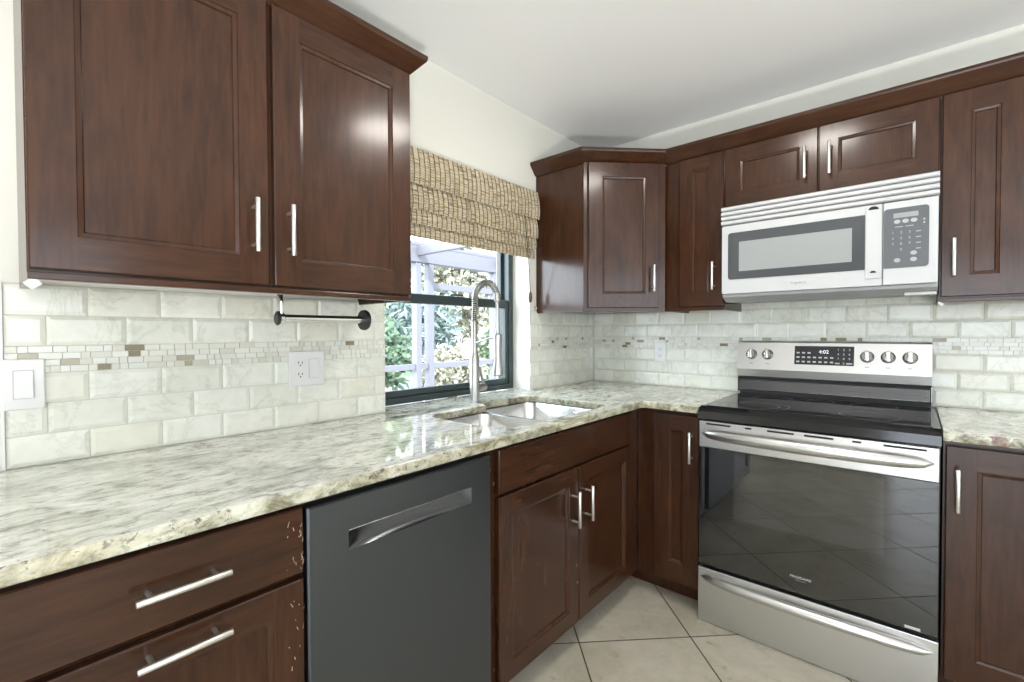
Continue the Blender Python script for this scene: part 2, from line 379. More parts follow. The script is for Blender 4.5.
def slab_mesh(outlines, z0, z1, bev=0.004):
    cu = bpy.data.curves.new('slab', 'CURVE'); cu.dimensions = '2D'; cu.fill_mode = 'BOTH'
    cu.extrude = (z1 - z0) / 2 - bev; cu.bevel_depth = bev; cu.bevel_resolution = 2; cu.offset = -bev
    for o in outlines:
        sp = cu.splines.new('POLY'); sp.points.add(len(o) - 1); sp.use_cyclic_u = True
        for p, q in zip(sp.points, o): p.co = (q[0], q[1], 0, 1)
    to = bpy.data.objects.new('slab', cu); C.objects.link(to)
    dg = bpy.context.evaluated_depsgraph_get(); dg.update()
    me = bpy.data.meshes.new_from_object(to.evaluated_get(dg)); bpy.data.objects.remove(to); bpy.data.curves.remove(cu)
    me.transform(Matrix.Translation((0, 0, (z0 + z1) / 2))); return me

# ------------------------------------------------------------------ the room shell
CEIL = 2.426; XR, YB = 5.2, -6.3                      # right-hand and rear wall planes
WY0, WY1, WZ0, WZ1 = -1.61, -0.678, 0.882, 2.02       # the kitchen window's opening
mb = MB(); mb.box(-0.25, XR + 0.2, YB - 0.2, 0.2, -0.12, 0.0); structure(mb.build('floor', M['floor']), 'cream stone floor tiles laid on the diagonal')
mb = MB(); mb.box(-0.25, XR + 0.2, YB - 0.2, 0.2, CEIL, CEIL + 0.12); structure(mb.build('ceiling', M['ceiling']), 'smooth white ceiling')
mb = MB()
mb.box(-0.25, 0, YB, WY0, 0, CEIL); mb.box(-0.25, 0, WY1, 0.2, 0, CEIL)
mb.box(-0.25, 0, WY0, WY1, 0, WZ0); mb.box(-0.25, 0, WY0, WY1, WZ1, CEIL)
structure(mb.build('wall_left', M['wall']), 'off white wall with the kitchen window')
mb = MB(); mb.box(0, XR + 0.2, 0, 0.2, 0, CEIL); structure(mb.build('wall_back', M['wall']), 'off white wall behind the range')
mb = MB()
mb.box(XR, XR + 0.2, YB, -4.2, 0, CEIL); mb.box(XR, XR + 0.2, -1.8, 0, 0, CEIL); mb.box(XR, XR + 0.2, -4.2, -1.8, 0, 0.7); mb.box(XR, XR + 0.2, -4.2, -1.8, 2.2, CEIL)
structure(mb.build('wall_right', M['wall']))
mb = MB()
mb.box(-0.25, 1.4, YB - 0.2, YB, 0, CEIL); mb.box(4.4, XR + 0.2, YB - 0.2, YB, 0, CEIL); mb.box(1.4, 4.4, YB - 0.2, YB, 2.1, CEIL)
structure(mb.build('wall_front', M['wall']))

# tile backsplashes: bevelled subway tiles, a mosaic strip, grout behind
ROWS = [(0.9165, 0.9905, 0), (0.9905, 1.0655, 1), (1.0655, 1.1405, 0), (1.2055, 1.2805, 1), (1.2805, 1.3555, 0)]
MOS = (1.1405, 1.2055)
def tiles(mb, u0, u1, rows, phase, put):
    for z0, z1, half in rows:
        k = math.floor((u0 - phase) / 0.152) - 1
        while True:
            a = phase + (k + 0.5 * half) * 0.152; b = a + 0.152; k += 1
            if a > u1: break
            a, b = max(a, u0), min(b, u1)
            if b - a < 0.012: continue
            g = 0.0012; c = min(0.0095, (b - a) * .3); h = 0.0072
            A = [(a + g, z0 + g), (b - g, z0 + g), (b - g, z1 - g), (a + g, z1 - g)]
            I = [(a + g + c, z0 + g + c), (b - g - c, z0 + g + c), (b - g - c, z1 - g - c), (a + g + c, z1 - g - c)]
            v0 = [mb.bm.verts.new(put(p[0], 0.0005, p[1])) for p in A]; v1 = [mb.bm.verts.new(put(p[0], 0.0045, p[1])) for p in A]; v2 = [mb.bm.verts.new(put(p[0], h, p[1])) for p in I]
            for i in range(4):
                j = (i + 1) % 4; mb.bm.faces.new((v0[i], v0[j], v1[j], v1[i])); mb.bm.faces.new((v1[i], v1[j], v2[j], v2[i]))
            mb.bm.faces.new(v2)
def mosaic(mb, u0, u1, z0, z1, put):
    n = 4; hh = (z1 - z0) / n
    for r in range(n):
        u = u0 - random.random() * 0.03
        while u < u1:
            L = random.choice((0.018, 0.026, 0.034, 0.042)); a, b = max(u, u0), min(u + L, u1); u += L
            if b - a < 0.006: continue
            g = 0.0008; zz0, zz1 = z0 + r * hh + g, z0 + (r + 1) * hh - g; a += g; b -= g
            P = [(a, zz0), (b, zz0), (b, zz1), (a, zz1)]
            v0 = [mb.bm.verts.new(put(p[0], 0.0005, p[1])) for p in P]; v1 = [mb.bm.verts.new(put(p[0], 0.0070, p[1])) for p in P]
            for i in range(4): j = (i + 1) % 4; mb.bm.faces.new((v0[i], v0[j], v1[j], v1[i]))
            mb.bm.faces.new(v1)
putL = lambda u, d, z: Vector((d, u, z)); putB = lambda u, d, z: Vector((u, -d, z))
def backsplash(name, label, spans, phase, put, rows):
    root = thing(name, label, 'backsplash'); root['kind'] = 'structure'
    t, mo, g = MB(), MB(), MB()
    for a, b in spans:
        tiles(t, a, b, rows, phase, put); mosaic(mo, a, b, MOS[0], MOS[1], put)
        zt = rows[-1][1]; P0, P1 = put(a, 0.0002, 0.9165), put(b, 0.0035, zt)
        g.box(min(P0.x, P1.x), max(P0.x, P1.x), min(P0.y, P1.y), max(P0.y, P1.y), 0.9165, zt)
    t.build('tile_field', M['tile'], root); mo.build('mosaic_strip', M['mosaic'], root); g.build('grout', M['grout'], root)
backsplash('backsplash_left', 'pale bevelled marble tile with mosaic strip beside the window', [(-2.64, WY0), (WY1, -0.009)], -2.493, putL, ROWS)
backsplash('backsplash_back', 'pale bevelled marble tile with mosaic strip behind the range', [(0.009, 3.2)], 0.0, putB, ROWS + [(1.3555, 1.4305, 1)])
mb = MB(); mb.box(0.0005, 0.010, -2.646, -2.6405, 0.9165, 1.3555); structure(mb.build('trim_1', M['white_plastic']), 'white edge strip ending the tile on the left wall')

# ------------------------------------------------------------------ window
def frame_rect(mb, x0, x1, y0, y1, z0, z1, wl, wr, wb, wt, bev=0.003):
    mb.box(x0, x1, y0, y0 + wl, z0, z1, bev); mb.box(x0, x1, y1 - wr, y1, z0, z1, bev)
    mb.box(x0, x1, y0 + wl, y1 - wr, z0, z0 + wb, bev); mb.box(x0, x1, y0 + wl, y1 - wr, z1 - wt, z1, bev)
win = thing('window_1', 'dark green single hung window over the sink', 'window'); win['kind'] = 'structure'
mb = MB(); frame_rect(mb, -0.205, -0.118, WY0 + 0.002, WY1 - 0.002, 0.917, WZ1 - 0.002, 0.038, 0.036, 0.030, 0.04); mb.build('window_frame', M['win_frame'], win)
mb = MB(); frame_rect(mb, -0.150, -0.124, WY0 + 0.042, WY1 - 0.039, 0.948, 1.418, 0.026, 0.022, 0.030, 0.046, 0.004); lo = mb.build('lower_sash', M['win_frame'], win)
mb = MB(); mb.box(-0.139, -0.136, WY0 + 0.066, WY1 - 0.059, 0.976, 1.374); mb.build('pane', M['glass'], lo)
mb = MB(); mb.box(-0.122, -0.112, -1.15, -1.07, 1.420, 1.429, 0.002); mb.build('sash_latch', M['win_frame'], lo)
mb = MB(); frame_rect(mb, -0.195, -0.162, WY0 + 0.042, WY1 - 0.039, 1.380, WZ1 - 0.043, 0.022, 0.018, 0.036, 0.03, 0.004); up = mb.build('upper_sash', M['win_frame'], win)
mb = MB(); mb.box(-0.181, -0.178, WY0 + 0.062, WY1 - 0.055, 1.414, WZ1 - 0.071); mb.build('pane', M['glass'], up)

# ------------------------------------------------------------------ cabinets
def pull(parent, x, y, z, length=0.136, vertical=True, m=None):
    """bar pull whose posts stand on the face at local y"""
    mb = MB(); h = length / 2; s_ = 0.048; d = y - 0.034
    P = (lambda t: (x, d, z + t)) if vertical else (lambda t: (x + t, d, z))
    Q = (lambda t: (x, y + 0.001, z + t)) if vertical else (lambda t: (x + t, y + 0.001, z))
    R = (lambda t: (x, d, z + t)) if vertical else (lambda t: (x + t, d, z))
    mb.tube([P(-h), P(-h + .001), P(h - .001), P(h)], [0.0052, 0.006, 0.006, 0.0052], 12)
    for t in (-s_, s_): mb.cyl(R(t), Q(t), 0.0042, 10)
    return mb.build('handle', m or M['steel_pull'], parent, smooth=0.7)

def door(parent, x0, x1, z0, z1, y, name='door', rail=0.058, flat=False, t=0.020, rail_b=None, bead=True):
    """shaker door or drawer front; its face is at local y, its back at y + t"""
    mb = MB(); bm = mb.bm; e = 0.0025
    def ring(ix, yy, iz0=None, iz1=None):
        iz0 = ix if iz0 is None else iz0; iz1 = ix if iz1 is None else iz1
        return [bm.verts.new((x0 + ix, yy, z0 + iz0)), bm.verts.new((x1 - ix, yy, z0 + iz0)), bm.verts.new((x1 - ix, yy, z1 - iz1)), bm.verts.new((x0 + ix, yy, z1 - iz1))]
    def band(a, b, mi=0):
        for i in range(4):
            j = (i + 1) % 4; f_ = bm.faces.new((a[i], a[j], b[j], b[i])); f_.material_index = mi
    back = ring(0, y + t); side = ring(0, y + e); fr = ring(e, y)
    bm.faces.new(back[::-1]); band(back, side); band(side, fr)
    if flat:
        f_ = bm.faces.new(fr); f_.material_index = 1
    else:
        rb = rail_b or rail
        r1 = ring(rail, y, rb, rail); V = bm.verts.new
        zb, zt = z0 + rb, z1 - rail; xa, xb = x0 + rail, x1 - rail
        def q(a, b, c, d_, mi):
            f_ = bm.faces.new([V((a, y, c)), V((b, y, c)), V((b, y, d_)), V((a, y, d_))]); f_.material_index = mi
        q(x0 + e, xa, z0 + e, z1 - e, 0); q(xb, x1 - e, z0 + e, z1 - e, 0); q(xa, xb, z0 + e, zb, 1); q(xa, xb, zt, z1 - e, 1)
        ra = ring(rail + .0015, y + .003, rb + .0015, rail + .0015); r2 = ring(rail + .010, y + .0045, rb + .010, rail + .010); r3 = ring(rail + .0125, y + .009, rb + .0125, rail + .0125)
        band(r1, ra); band(ra, r2); band(r2, r3); bm.faces.new(r3)
    return mb.build(name, [M['wood'], M['wood_h']], parent)

def carcass(root, w_, d, z0, z1, stiles=(0.04, 0.04), base=False, top=True, frame_t=0.016, rails=(), mid=None, toe=0.095, rail_t=0.04, rail_b=0.04, drop=0.0, toe_ext=0.0):
    """open-fronted cabinet box with its face frame; front of frame at local y = -d"""
    mb = MB(); th = 0.016
    zb = z0 + (toe if base else 0)
    mb.box(0, th, -d + frame_t, 0, zb, z1); mb.box(w_ - th, w_, -d + frame_t, 0, zb, z1)
    mb.mi = 1
    mb.box(th, w_ - th, -d + frame_t, -0.004, zb + drop, zb + drop + th)
    mb.box(th, w_ - th, -0.012, -0.004, zb + drop + th, z1 - th)
    if top: mb.box(th, w_ - th, -d + frame_t, -0.004, z1 - th, z1)
    mb.mi = 0
    mb.box(0, stiles[0], -d, -d + frame_t, zb, z1); mb.box(w_ - stiles[1], w_, -d, -d + frame_t, zb, z1)
    mb.box(stiles[0], w_ - stiles[1], -d, -d + frame_t, z1 - rail_t, z1); mb.box(stiles[0], w_ - stiles[1], -d, -d + frame_t, zb, zb + rail_b)
    for zr in rails: mb.box(stiles[0], w_ - stiles[1], -d, -d + frame_t, zr - .018, zr + .018)
    if mid: mb.box(mid - .02, mid + .02, -d, -d + frame_t, zb + rail_b, z1 - rail_t)
    mb.build('carcass', [M['wood'], M['wood_dark']], root)
    if base:
        mb = MB(); mb.box(-toe_ext, w_, -d + 0.080, -d + 0.095, z0, zb); mb.build('toe_kick', M['wood'], root)

HP = PI / 2
ZB, ZT = 1.343, 2.114        # bottom and top of the wall cabinets
DB, DT = 1.363, 2.109        # bottom and top of their doors
CROWN = [(0.0, 2.113), (0.004, 2.110), (0.048, 2.160), (0.050, 2.166), (0.050, 2.177), (0.0, 2.177)]

# left wall: wall cabinet with two doors (local x = world y + 2.612)
c = thing('wall_cabinet', 'large dark wood two-door wall cabinet at left, above the light switch', 'cabinet', (0.001, -2.612, 0), HP)
carcass(c, 0.902, 0.299, ZB, ZT, rail_b=0.05, drop=0.028, mid=0.449)
d = door(c, 0.002, 0.4435, DB, DT, -0.319, rail=0.070); pull(d, 0.4035, -0.319, 1.511)
d = door(c, 0.4575, 0.900, DB, DT, -0.319, rail=0.070); pull(d, 0.4925, -0.319, 1.511)
mb = MB(); mb.sweep(CROWN, [(0.0, 0), (0.0, -0.300), (0.902, -0.300), (0.902, 0)][::-1][::-1]); mb.build('crown_molding', M['wood_h'], c)
mb = MB(); mb.box(0.0, 0.902, -0.3165, -0.299, ZB - 0.001, DB - 0.006, 0.002); mb.build('light_rail', M['wood_h'], c)
mb = MB(); mb.prism([(-0.006, ZB - .010), (0.006, ZB - .022), (0.020, ZB - .010), (0.012, ZB - .0015), (0.002, ZB - .0015)], 1, -0.321, -0.308); mb.build('corner_bumper', M['clear_plastic'], c)

# corner: diagonal wall cabinet
c = thing('corner_wall_cabinet', 'dark wood diagonal corner wall cabinet beside the woven shade', 'cabinet', (0, 0, 0), 0)
mb = MB(); A, B_ = 0.617, 0.322
foot = [(0.001, -0.001), (0.001, -A), (B_ - 0.012, -A), (A, -B_ + 0.012), (A, -0.001)]
mb.prism(foot, 2, ZB + 0.012, ZT); mb.prism([(0.001, -A), (0.001, -A + .016), (B_ - .02, -A + .016), (B_ - .012, -A)], 2, ZB, ZB + .012)
mb.build('carcass', M['wood'], c)
dg_ = thing('corner_front', '', 'x'); [dg_.__delitem__(k) for k in ('label', 'category')]
dg_.parent = c; dg_.location = (B_ - 0.012, -A, 0); dg_.rotation_euler = (0, 0, PI / 4); dg_.name = 'door'
wd = (A - B_ + 0.012) * math.sqrt(2)
def diag(o):   # bring a mesh built in the diagonal's own frame into the cabinet's frame
    o.data.transform(Matrix.Translation((B_ - 0.012, -A, 0)) @ Matrix.Rotation(PI / 4, 4, 'Z')); o.parent = c; return o
bpy.data.objects.remove(dg_)
mb = MB(); mb.box(0.0, 0.034, -0.012, 0.004, ZB, ZT, 0.001); mb.box(wd - 0.05, wd, -0.012, 0.004, ZB, ZT, 0.001)
mb.box(0.034, wd - 0.05, -0.012, 0.004, ZB, ZB + 0.05); mb.box(0.034, wd - 0.05, -0.012, 0.004, ZT - 0.03, ZT); diag(mb.build('face_frame', M['wood'], c))
d = door(c, 0.022, 0.393, DB, DT, -0.0325, rail=0.072); diag(d)
h = pull(d, 0.355, -0.0325, 1.512); h.data.transform(Matrix.Translation((B_ - 0.012, -A, 0)) @ Matrix.Rotation(PI / 4, 4, 'Z'))

# range wall: narrow wall cabinet left of the microwave
c = thing('wall_cabinet', 'narrow dark wood wall cabinet left of the microwave', 'cabinet', (0.622, -0.001, 0), 0)
carcass(c, 0.293, 0.299, ZB, ZT, stiles=(0.075, 0.02), rail_b=0.05, drop=0.028)
d = door(c, 0.076, 0.290, DB, DT, -0.319, rail=0.066); pull(d, 0.2505, -0.319, 1.508)
mb = MB(); mb.box(0.0, 0.293, -0.3165, -0.299, ZB - 0.001, DB - 0.006, 0.002); mb.build('light_rail', M['wood_h'], c)

# cabinet over the microwave
c = thing('wall_cabinet', 'low dark wood two-door cabinet above the microwave', 'cabinet', (0.9165, -0.001, 0), 0)
carcass(c, 0.762, 0.299, 1.820, ZT, mid=0.379, rail_b=0.03)
d = door(c, 0.004, 0.3765, 1.829, DT, -0.319, rail=0.066); pull(d, 0.333, -0.319, 1.961)
d = door(c, 0.3825, 0.7585, 1.829, DT, -0.319, rail=0.066); pull(d, 0.421, -0.319, 1.961)

# tall door cabinet right of the microwave
c = thing('wall_cabinet', 'dark wood wall cabinet right of the microwave, cut by the picture edge', 'cabinet', (1.6795, -0.001, 0), 0)
carcass(c, 0.46, 0.299, ZB, ZT, rail_b=0.05, drop=0.028)
d = door(c, 0.004, 0.231, DB, DT, -0.319, rail=0.076); pull(d, 0.0375, -0.319, 1.505)
d = door(c, 0.235, 0.456, DB, DT, -0.319, rail=0.076); pull(d, 0.42, -0.319, 1.510)
mb = MB(); mb.box(0.0, 0.46, -0.3165, -0.299, ZB - 0.001, DB - 0.006, 0.002); mb.build('light_rail', M['wood_h'], c)
mb = MB(); mb.prism([(-0.002, ZB + .004), (-0.002, ZB - .006), (0.008, ZB - .016), (0.016, ZB - .008), (0.006, ZB - .0015)], 1, -0.321, -0.308); mb.build('corner_bumper', M['clear_plastic'], c)

# crown along the corner and the range wall
mb = MB(); q_ = 0.003
mb.sweep(CROWN, [(0.001, -A - q_), (B_ - 0.012 + q_ * .4, -A - q_), (A + q_, -0.300 - q_ + .0), (2.15, -0.300 - q_)])
tag(mb.build('crown_molding', M['wood_h']), 'continuous dark wood crown molding on top of the corner and range wall cabinets', 'molding')

# ---- base cabinets
BZ = 0.883
c = thing('drawer_cabinet', 'dark wood base cabinet with drawers left of the dishwasher', 'cabinet', (0.003, -2.74, 0), HP)
carcass(c, 0.512, 0.611, 0, BZ, base=True, top=False, rails=(0.72,), stiles=(0.065, 0.03))
d = door(c, 0.060, 0.5105, 0.727, 0.866, -0.632, name='drawer', flat=True); pull(d, 0.2945, -0.632, 0.798, 0.138, False)
d = door(c, 0.060, 0.5105, 0.415, 0.714, -0.632, name='drawer', rail=0.062); pull(d, 0.2945, -0.632, 0.6875, 0.138, False)
d = door(c, 0.060, 0.5105, 0.110, 0.403, -0.632, name='drawer', rail=0.062); pull(d, 0.2945, -0.632, 0.375, 0.138, False)

M['scratch'] = mat('bare wood scratch', (0.50, 0.40, 0.32), 0.7)
def scratches(parent, x0, x1, z0, z1, y, n, seed):
    rnd = random.Random(seed); mb = MB()
    for i in range(n):
        x = x1 - (x1 - x0) * rnd.random() ** 2; z = rnd.uniform(z0, z1); L_ = rnd.uniform(.001, .012) if i % 3 else rnd.uniform(.001, .003); a = rnd.uniform(-.5, .5); w_ = rnd.uniform(.0003, .0008)
        dx, dz = math.sin(a) * L_, math.cos(a) * L_
        mb.prism([(x - w_, z), (x + w_, z), (x + dx + w_ * .6, z + dz), (x + dx - w_ * .6, z + dz)], 1, y - .0002, y + .0004)
    o = mb.build('scratches', M['scratch'], parent); o['kind'] = 'stuff'; o['label'] = 'pale scratches in the wood stain'
for ch, (za, zb2, n) in zip([k for k in c.children if k.name.startswith('drawer')], ((0.735, 0.835, 26), (0.50, 0.70, 12), (0.13, 0.38, 6))): scratches(ch, 0.475, 0.5085, za, zb2, -0.632, n, 5 + n)
c = thing('sink_cabinet', 'dark wood base cabinet with two doors under the sink', 'cabinet', (0.003, -1.662, 0), HP)
carcass(c, 1.0455, 0.611, 0, BZ, base=True, top=False, rails=(0.72,), stiles=(0.045, 0.10), frame_t=0.010, toe=0.09)
door(c, 0.044, 0.945, 0.725, 0.866, -0.632, name='false_drawer_front', flat=True)
d = door(c, 0.044, 0.498, 0.108, 0.714, -0.632, rail=0.062); pull(d, 0.454, -0.632, 0.566)
d = door(c, 0.506, 0.945, 0.108, 0.714, -0.632, rail=0.062); pull(d, 0.547, -0.632, 0.566)

scratches([k for k in c.children if k.name.startswith('carcass')][0], 0.004, 0.040, 0.15, 0.85, -0.611, 12, 3)
scratches([k for k in c.children if k.name.startswith('door')][0], 0.40, 0.494, 0.12, 0.35, -0.632, 8, 4)
c = thing('corner_base_cabinet', 'narrow dark wood base cabinet in the corner left of the range', 'cabinet', (0.6165, -0.003, 0), 0)
carcass(c, 0.2975, 0.611, 0, BZ, base=True, top=False, stiles=(0.09, 0.02), toe=0.09, toe_ext=0.082)
d = door(c, 0.0865, 0.2945, 0.106, 0.866, -0.632, rail=0.072, rail_b=0.085); pull(d, 0.263, -0.632, 0.730)

c = thing('base_cabinet', 'dark wood base cabinet with one tall door right of the range', 'cabinet', (1.6845, -0.003, 0), 0)
carcass(c, 0.46, 0.611, 0, BZ, base=True, top=False, toe=0.09)
d = door(c, 0.006, 0.455, 0.106, 0.866, -0.632, rail=0.072, rail_b=0.080); pull(d, 0.033, -0.632, 0.731)

# ------------------------------------------------------------------ counters
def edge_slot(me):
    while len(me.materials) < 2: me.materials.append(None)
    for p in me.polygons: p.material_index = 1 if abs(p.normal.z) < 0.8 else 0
CT, CB = 0.915, 0.8845
cut = round_poly([(0.188, -1.553), (0.188, -1.212), (0.128, -1.190), (0.128, -0.848), (0.600, -0.848), (0.600, -1.44), (0.560, -1.553)], [0.07, 0.03, 0.03, 0.07, 0.07, 0.12, 0.09])
outl = [(0.003, -2.76), (0.665, -2.76), (0.665, -0.665), (0.914, -0.665), (0.914, -0.003), (0.003, -0.003), (0.003, -0.682), (-0.112, -0.682), (-0.112, -1.606), (0.003, -1.606)]
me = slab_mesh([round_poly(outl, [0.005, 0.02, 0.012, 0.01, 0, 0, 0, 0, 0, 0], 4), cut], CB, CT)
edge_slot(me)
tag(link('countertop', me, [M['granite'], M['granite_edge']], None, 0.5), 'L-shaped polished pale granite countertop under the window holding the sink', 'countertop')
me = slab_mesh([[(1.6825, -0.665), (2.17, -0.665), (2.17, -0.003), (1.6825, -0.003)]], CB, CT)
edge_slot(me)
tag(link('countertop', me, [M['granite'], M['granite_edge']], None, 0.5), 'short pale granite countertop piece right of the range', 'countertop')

# ------------------------------------------------------------------ sink
sink = thing('sink', 'stainless double bowl undermount sink below the faucet', 'sink', (0, 0, 0))
def basin(pts, radii, zr, depth, nm):
    mb = MB(); bm = mb.bm; loops = []
    cx = sum(p[0] for p in pts) / len(pts); cy = sum(p[1] for p in pts) / len(pts)
    def scaled(dx, z, rs=0.0):
        pp = [(p[0] + dx * (1 if p[0] > cx else -1), p[1] + dx * (1 if p[1] > cy else -1)) for p in pts]
        return [bm.verts.new((x, y, z)) for x, y in round_poly(pp, [max(r + dx + rs, .012) for r in radii], 8)]
    for dx, z in ((0.012, zr), (0.002, zr), (0.0, zr - .003), (-0.004, zr - depth + .05), (-0.012, zr - depth + .018), (-0.032, zr - depth + .004), (-0.06, zr - depth)):
        loops.append(scaled(dx, z))
    for a, b in zip(loops, loops[1:]):
        for i in range(len(a)): j = (i + 1) % len(a); bm.faces.new((a[i], a[j], b[j], b[i]))
    bm.faces.new(loops[-1])
    o = mb.build(nm, M['sink_steel'], sink, smooth=0.9)
    for p in o.data.polygons: pass
    mb = MB(); mb.lathe((cx, cy, zr - depth + .0005), (0, 0, 1), [(0, 0.056), (0.003, 0.055), (0.004, 0.045), (0.0015, 0.040), (0.0015, 0.012), (0.004, 0.010)], 24); mb.build('drain', M['chrome'], o, smooth=0.5)
    return o
basin([(0.196, -1.545), (0.196, -1.232), (0.588, -1.232), (0.588, -1.545)], [0.06, 0.05, 0.05, 0.11], 0.8825, 0.19, 'basin')
basin([(0.138, -1.205), (0.138, -0.858), (0.588, -0.858), (0.588, -1.205)], [0.06, 0.06, 0.06, 0.05], 0.8830, 0.215, 'basin')

# ------------------------------------------------------------------ faucet
FX, FY = 0.085, -1.187
fa = thing('faucet', 'tall brushed nickel spring faucet standing behind the sink', 'faucet', (FX, FY, CT))
mb = MB(); mb.lathe((0, 0, 0), (0, 0, 1), [(0, 0.0245), (0.006, 0.0245), (0.008, 0.0225), (0.205, 0.0225), (0.222, 0.017), (0.235, 0.0145), (0.37, 0.0140), (0.376, 0.0120)], 28); mb.build('post', M['nickel'], fa, smooth=0.7)
path = []
RCH = 0.142; top = 0.545
for k in range(0, 8): path.append((0.004 * math.sin(k / 8 * PI * .5), 0, 0.372 + 0.012 * k))
for k in range(0, 33):
    t = k / 32 * PI * 0.93; path.append((RCH / 2 - RCH / 2 * math.cos(t) + .003, 0, 0.462 + (top - 0.462) * math.sin(t) - (0.0 if k < 26 else (k - 26) * 0.001)))
ex, ez = path[-1][0], path[-1][2]
mb = MB(); mb.tube(path, 0.0095, 12); mb.build('hose', M['black'], fa, smooth=0.9)
mb = MB(); hp = []; L = [0]
PV = [Vector(p) for p in path]
for a, b in zip(PV, PV[1:]): L.append(L[-1] + (b - a).length)
turns = int(L[-1] / 0.0088); N = turns * 10
for i in range(N + 1):
    s_ = L[-1] * i / N; j = max(k for k in range(len(L)) if L[k] <= s_ + 1e-9); j = min(j, len(L) - 2)
    t = (s_ - L[j]) / (L[j + 1] - L[j]); p = PV[j].lerp(PV[j + 1], t); tn = (PV[j + 1] - PV[j]).normalized()
    nb = Vector((0, 1, 0)); nn = tn.cross(nb); a = 2 * PI * i / 10; hp.append(p + 0.0128 * (math.cos(a) * nn + math.sin(a) * nb))
mb.tube(hp, 0.0029, 6, up=(0, 1, 0)); mb.build('spring', M['nickel'], fa, smooth=0.9)
mb = MB(); mb.lathe((ex - .002, 0, ez + .018), (0.12, 0, -1), [(0, 0.0145), (0.012, 0.0155), (0.034, 0.0135), (0.038, 0.009)], 20); mb.build('end_collar', M['nickel'], fa, smooth=0.6)
sx = ex + .003; zt_ = 1.224 - CT; zb_ = 1.050 - CT
mb = MB(); mb.tube([(ex, 0, ez - .012), (sx, 0, ez - .06), (sx, 0, zt_ + .02)], 0.0075, 12); mb.build('spray_hose', M['nickel'], fa, smooth=0.8)
mb = MB(); mb.lathe((sx, 0, zt_ + .03), (0, 0, -1), [(0, 0.009), (0.022, 0.0105), (0.026, 0.0165), (0.030, 0.0185), (0.060, 0.0175), (0.110, 0.0165), (0.150, 0.0185), (0.178, 0.0245), (zt_ + .03 - zb_, 0.0255), (zt_ + .034 - zb_, 0.020)], 24); mb.build('spray_head', M['nickel'], fa, smooth=0.6)
mb = MB(); mb.tube([(-0.022, 0, 0.268), (0.0, 0, 0.272), (sx - .016, 0, zt_ - .006)], [0.0055, 0.006, 0.0045], 10); mb.lathe((sx, 0, zt_ - .012), (0, 0, 1), [(0, 0.0195), (0.010, 0.0195)], 20); mb.build('support_arm', M['nickel'], fa, smooth=0.7)
mb = MB(); mb.lathe((0, 0.015, 0.066), (0, 1, 0), [(0, 0.019), (0.048, 0.019), (0.054, 0.015)], 20); mb.tube([(0.004, 0.062, 0.060), (0.004, 0.044, 0.110), (0.004, 0.027, 0.162)], [0.009, 0.0065, 0.0055], 10); mb.build('lever', M['nickel'], fa, smooth=0.7)

# ------------------------------------------------------------------ dishwasher
dw = thing('dishwasher', 'dark slate grey dishwasher with a recessed pocket handle', 'dishwasher', (0.003, -2.2265, 0), HP)
W_ = 0.562
mb = MB(); mb.box(0.004, W_ - 0.004, -0.585, -0.02, 0.10, 0.872); mb.mi = 1; mb.box(0.0, W_, -0.612, -0.585, 0.10, 0.868); mb.build('body', [M['black_gap'], M['black']], dw)
mb = MB(); bm = mb.bm; yf = -0.642; z0, z1 = 0.112, 0.864; hx0, hx1, hz0, hz1 = 0.094, 0.480, 0.741, 0.787
def rect(x0, x1, zz0, zz1, y): return [bm.verts.new(p) for p in ((x0, y, zz0), (x1, y, zz0), (x1, y, zz1), (x0, y, zz1))]
e = 0.004
R0 = rect(0.001, W_ - .001, z0, z1, -0.613); R1 = rect(0.001, W_ - .001, z0, z1, yf + e); R2 = rect(0.001 + e, W_ - .001 - e, z0 + e, z1 - e, yf)
H0 = rect(hx0, hx1, hz0, hz1, yf); H1 = rect(hx0 + .0003, hx1 - .0003, hz0 + .0003, hz1 - .0003, yf + .0008)
for a, b in ((R0, R1), (R1, R2), (R2, H0), (H0, H1)):
    for i in range(4): j = (i + 1) % 4; bm.faces.new((a[i], a[j], b[j], b[i]))
bm.faces.new(R0[::-1])
pd = mb.build('door_panel', M['slate'], dw)
# scooped pocket: deepest under its upper lip, its lower edge curved
mb = MB(); bm = mb.bm; nx, nz = 24, 8; G = []
for i in range(nx + 1):
    u = i / nx; row = []
    for k in range(nz + 1):
        v = k / nz; dep = 0.030 * (math.sin(PI * min(1, max(0, u))) ** 0.5) * math.sqrt(v)
        row.append(bm.verts.new((hx0 + .0003 + (hx1 - hx0 - .0006) * u, yf + .0008 + dep, hz0 + .0003 + (hz1 - hz0 - .0006) * v)))
    G.append(row)
for i in range(nx):
    for k in range(nz): bm.faces.new((G[i][k], G[i + 1][k], G[i + 1][k + 1], G[i][k + 1]))
for i in range(nx): bm.faces.new((G[i][nz], G[i + 1][nz], bm.verts.new((G[i + 1][nz].co.x, yf + .0008, hz1 - .0003)), bm.verts.new((G[i][nz].co.x, yf + .0008, hz1 - .0003))))
hd = mb.build('handle', M['slate_light'], pd, smooth=0.8)
mb = MB(); mb.cyl((hx0, yf - .0002, hz1), (hx1, yf - .0002, hz1), 0.0016, 10); mb.build('lip_highlight', M['knob_steel'], hd, smooth=0.8)  # paler rod added to draw the bright line along the pocket's upper edge
mb = MB(); mb.box(0.004, W_ - .004, -0.560, -0.54, 0.0, 0.105); mb.build('kick_plate', M['black'], dw)

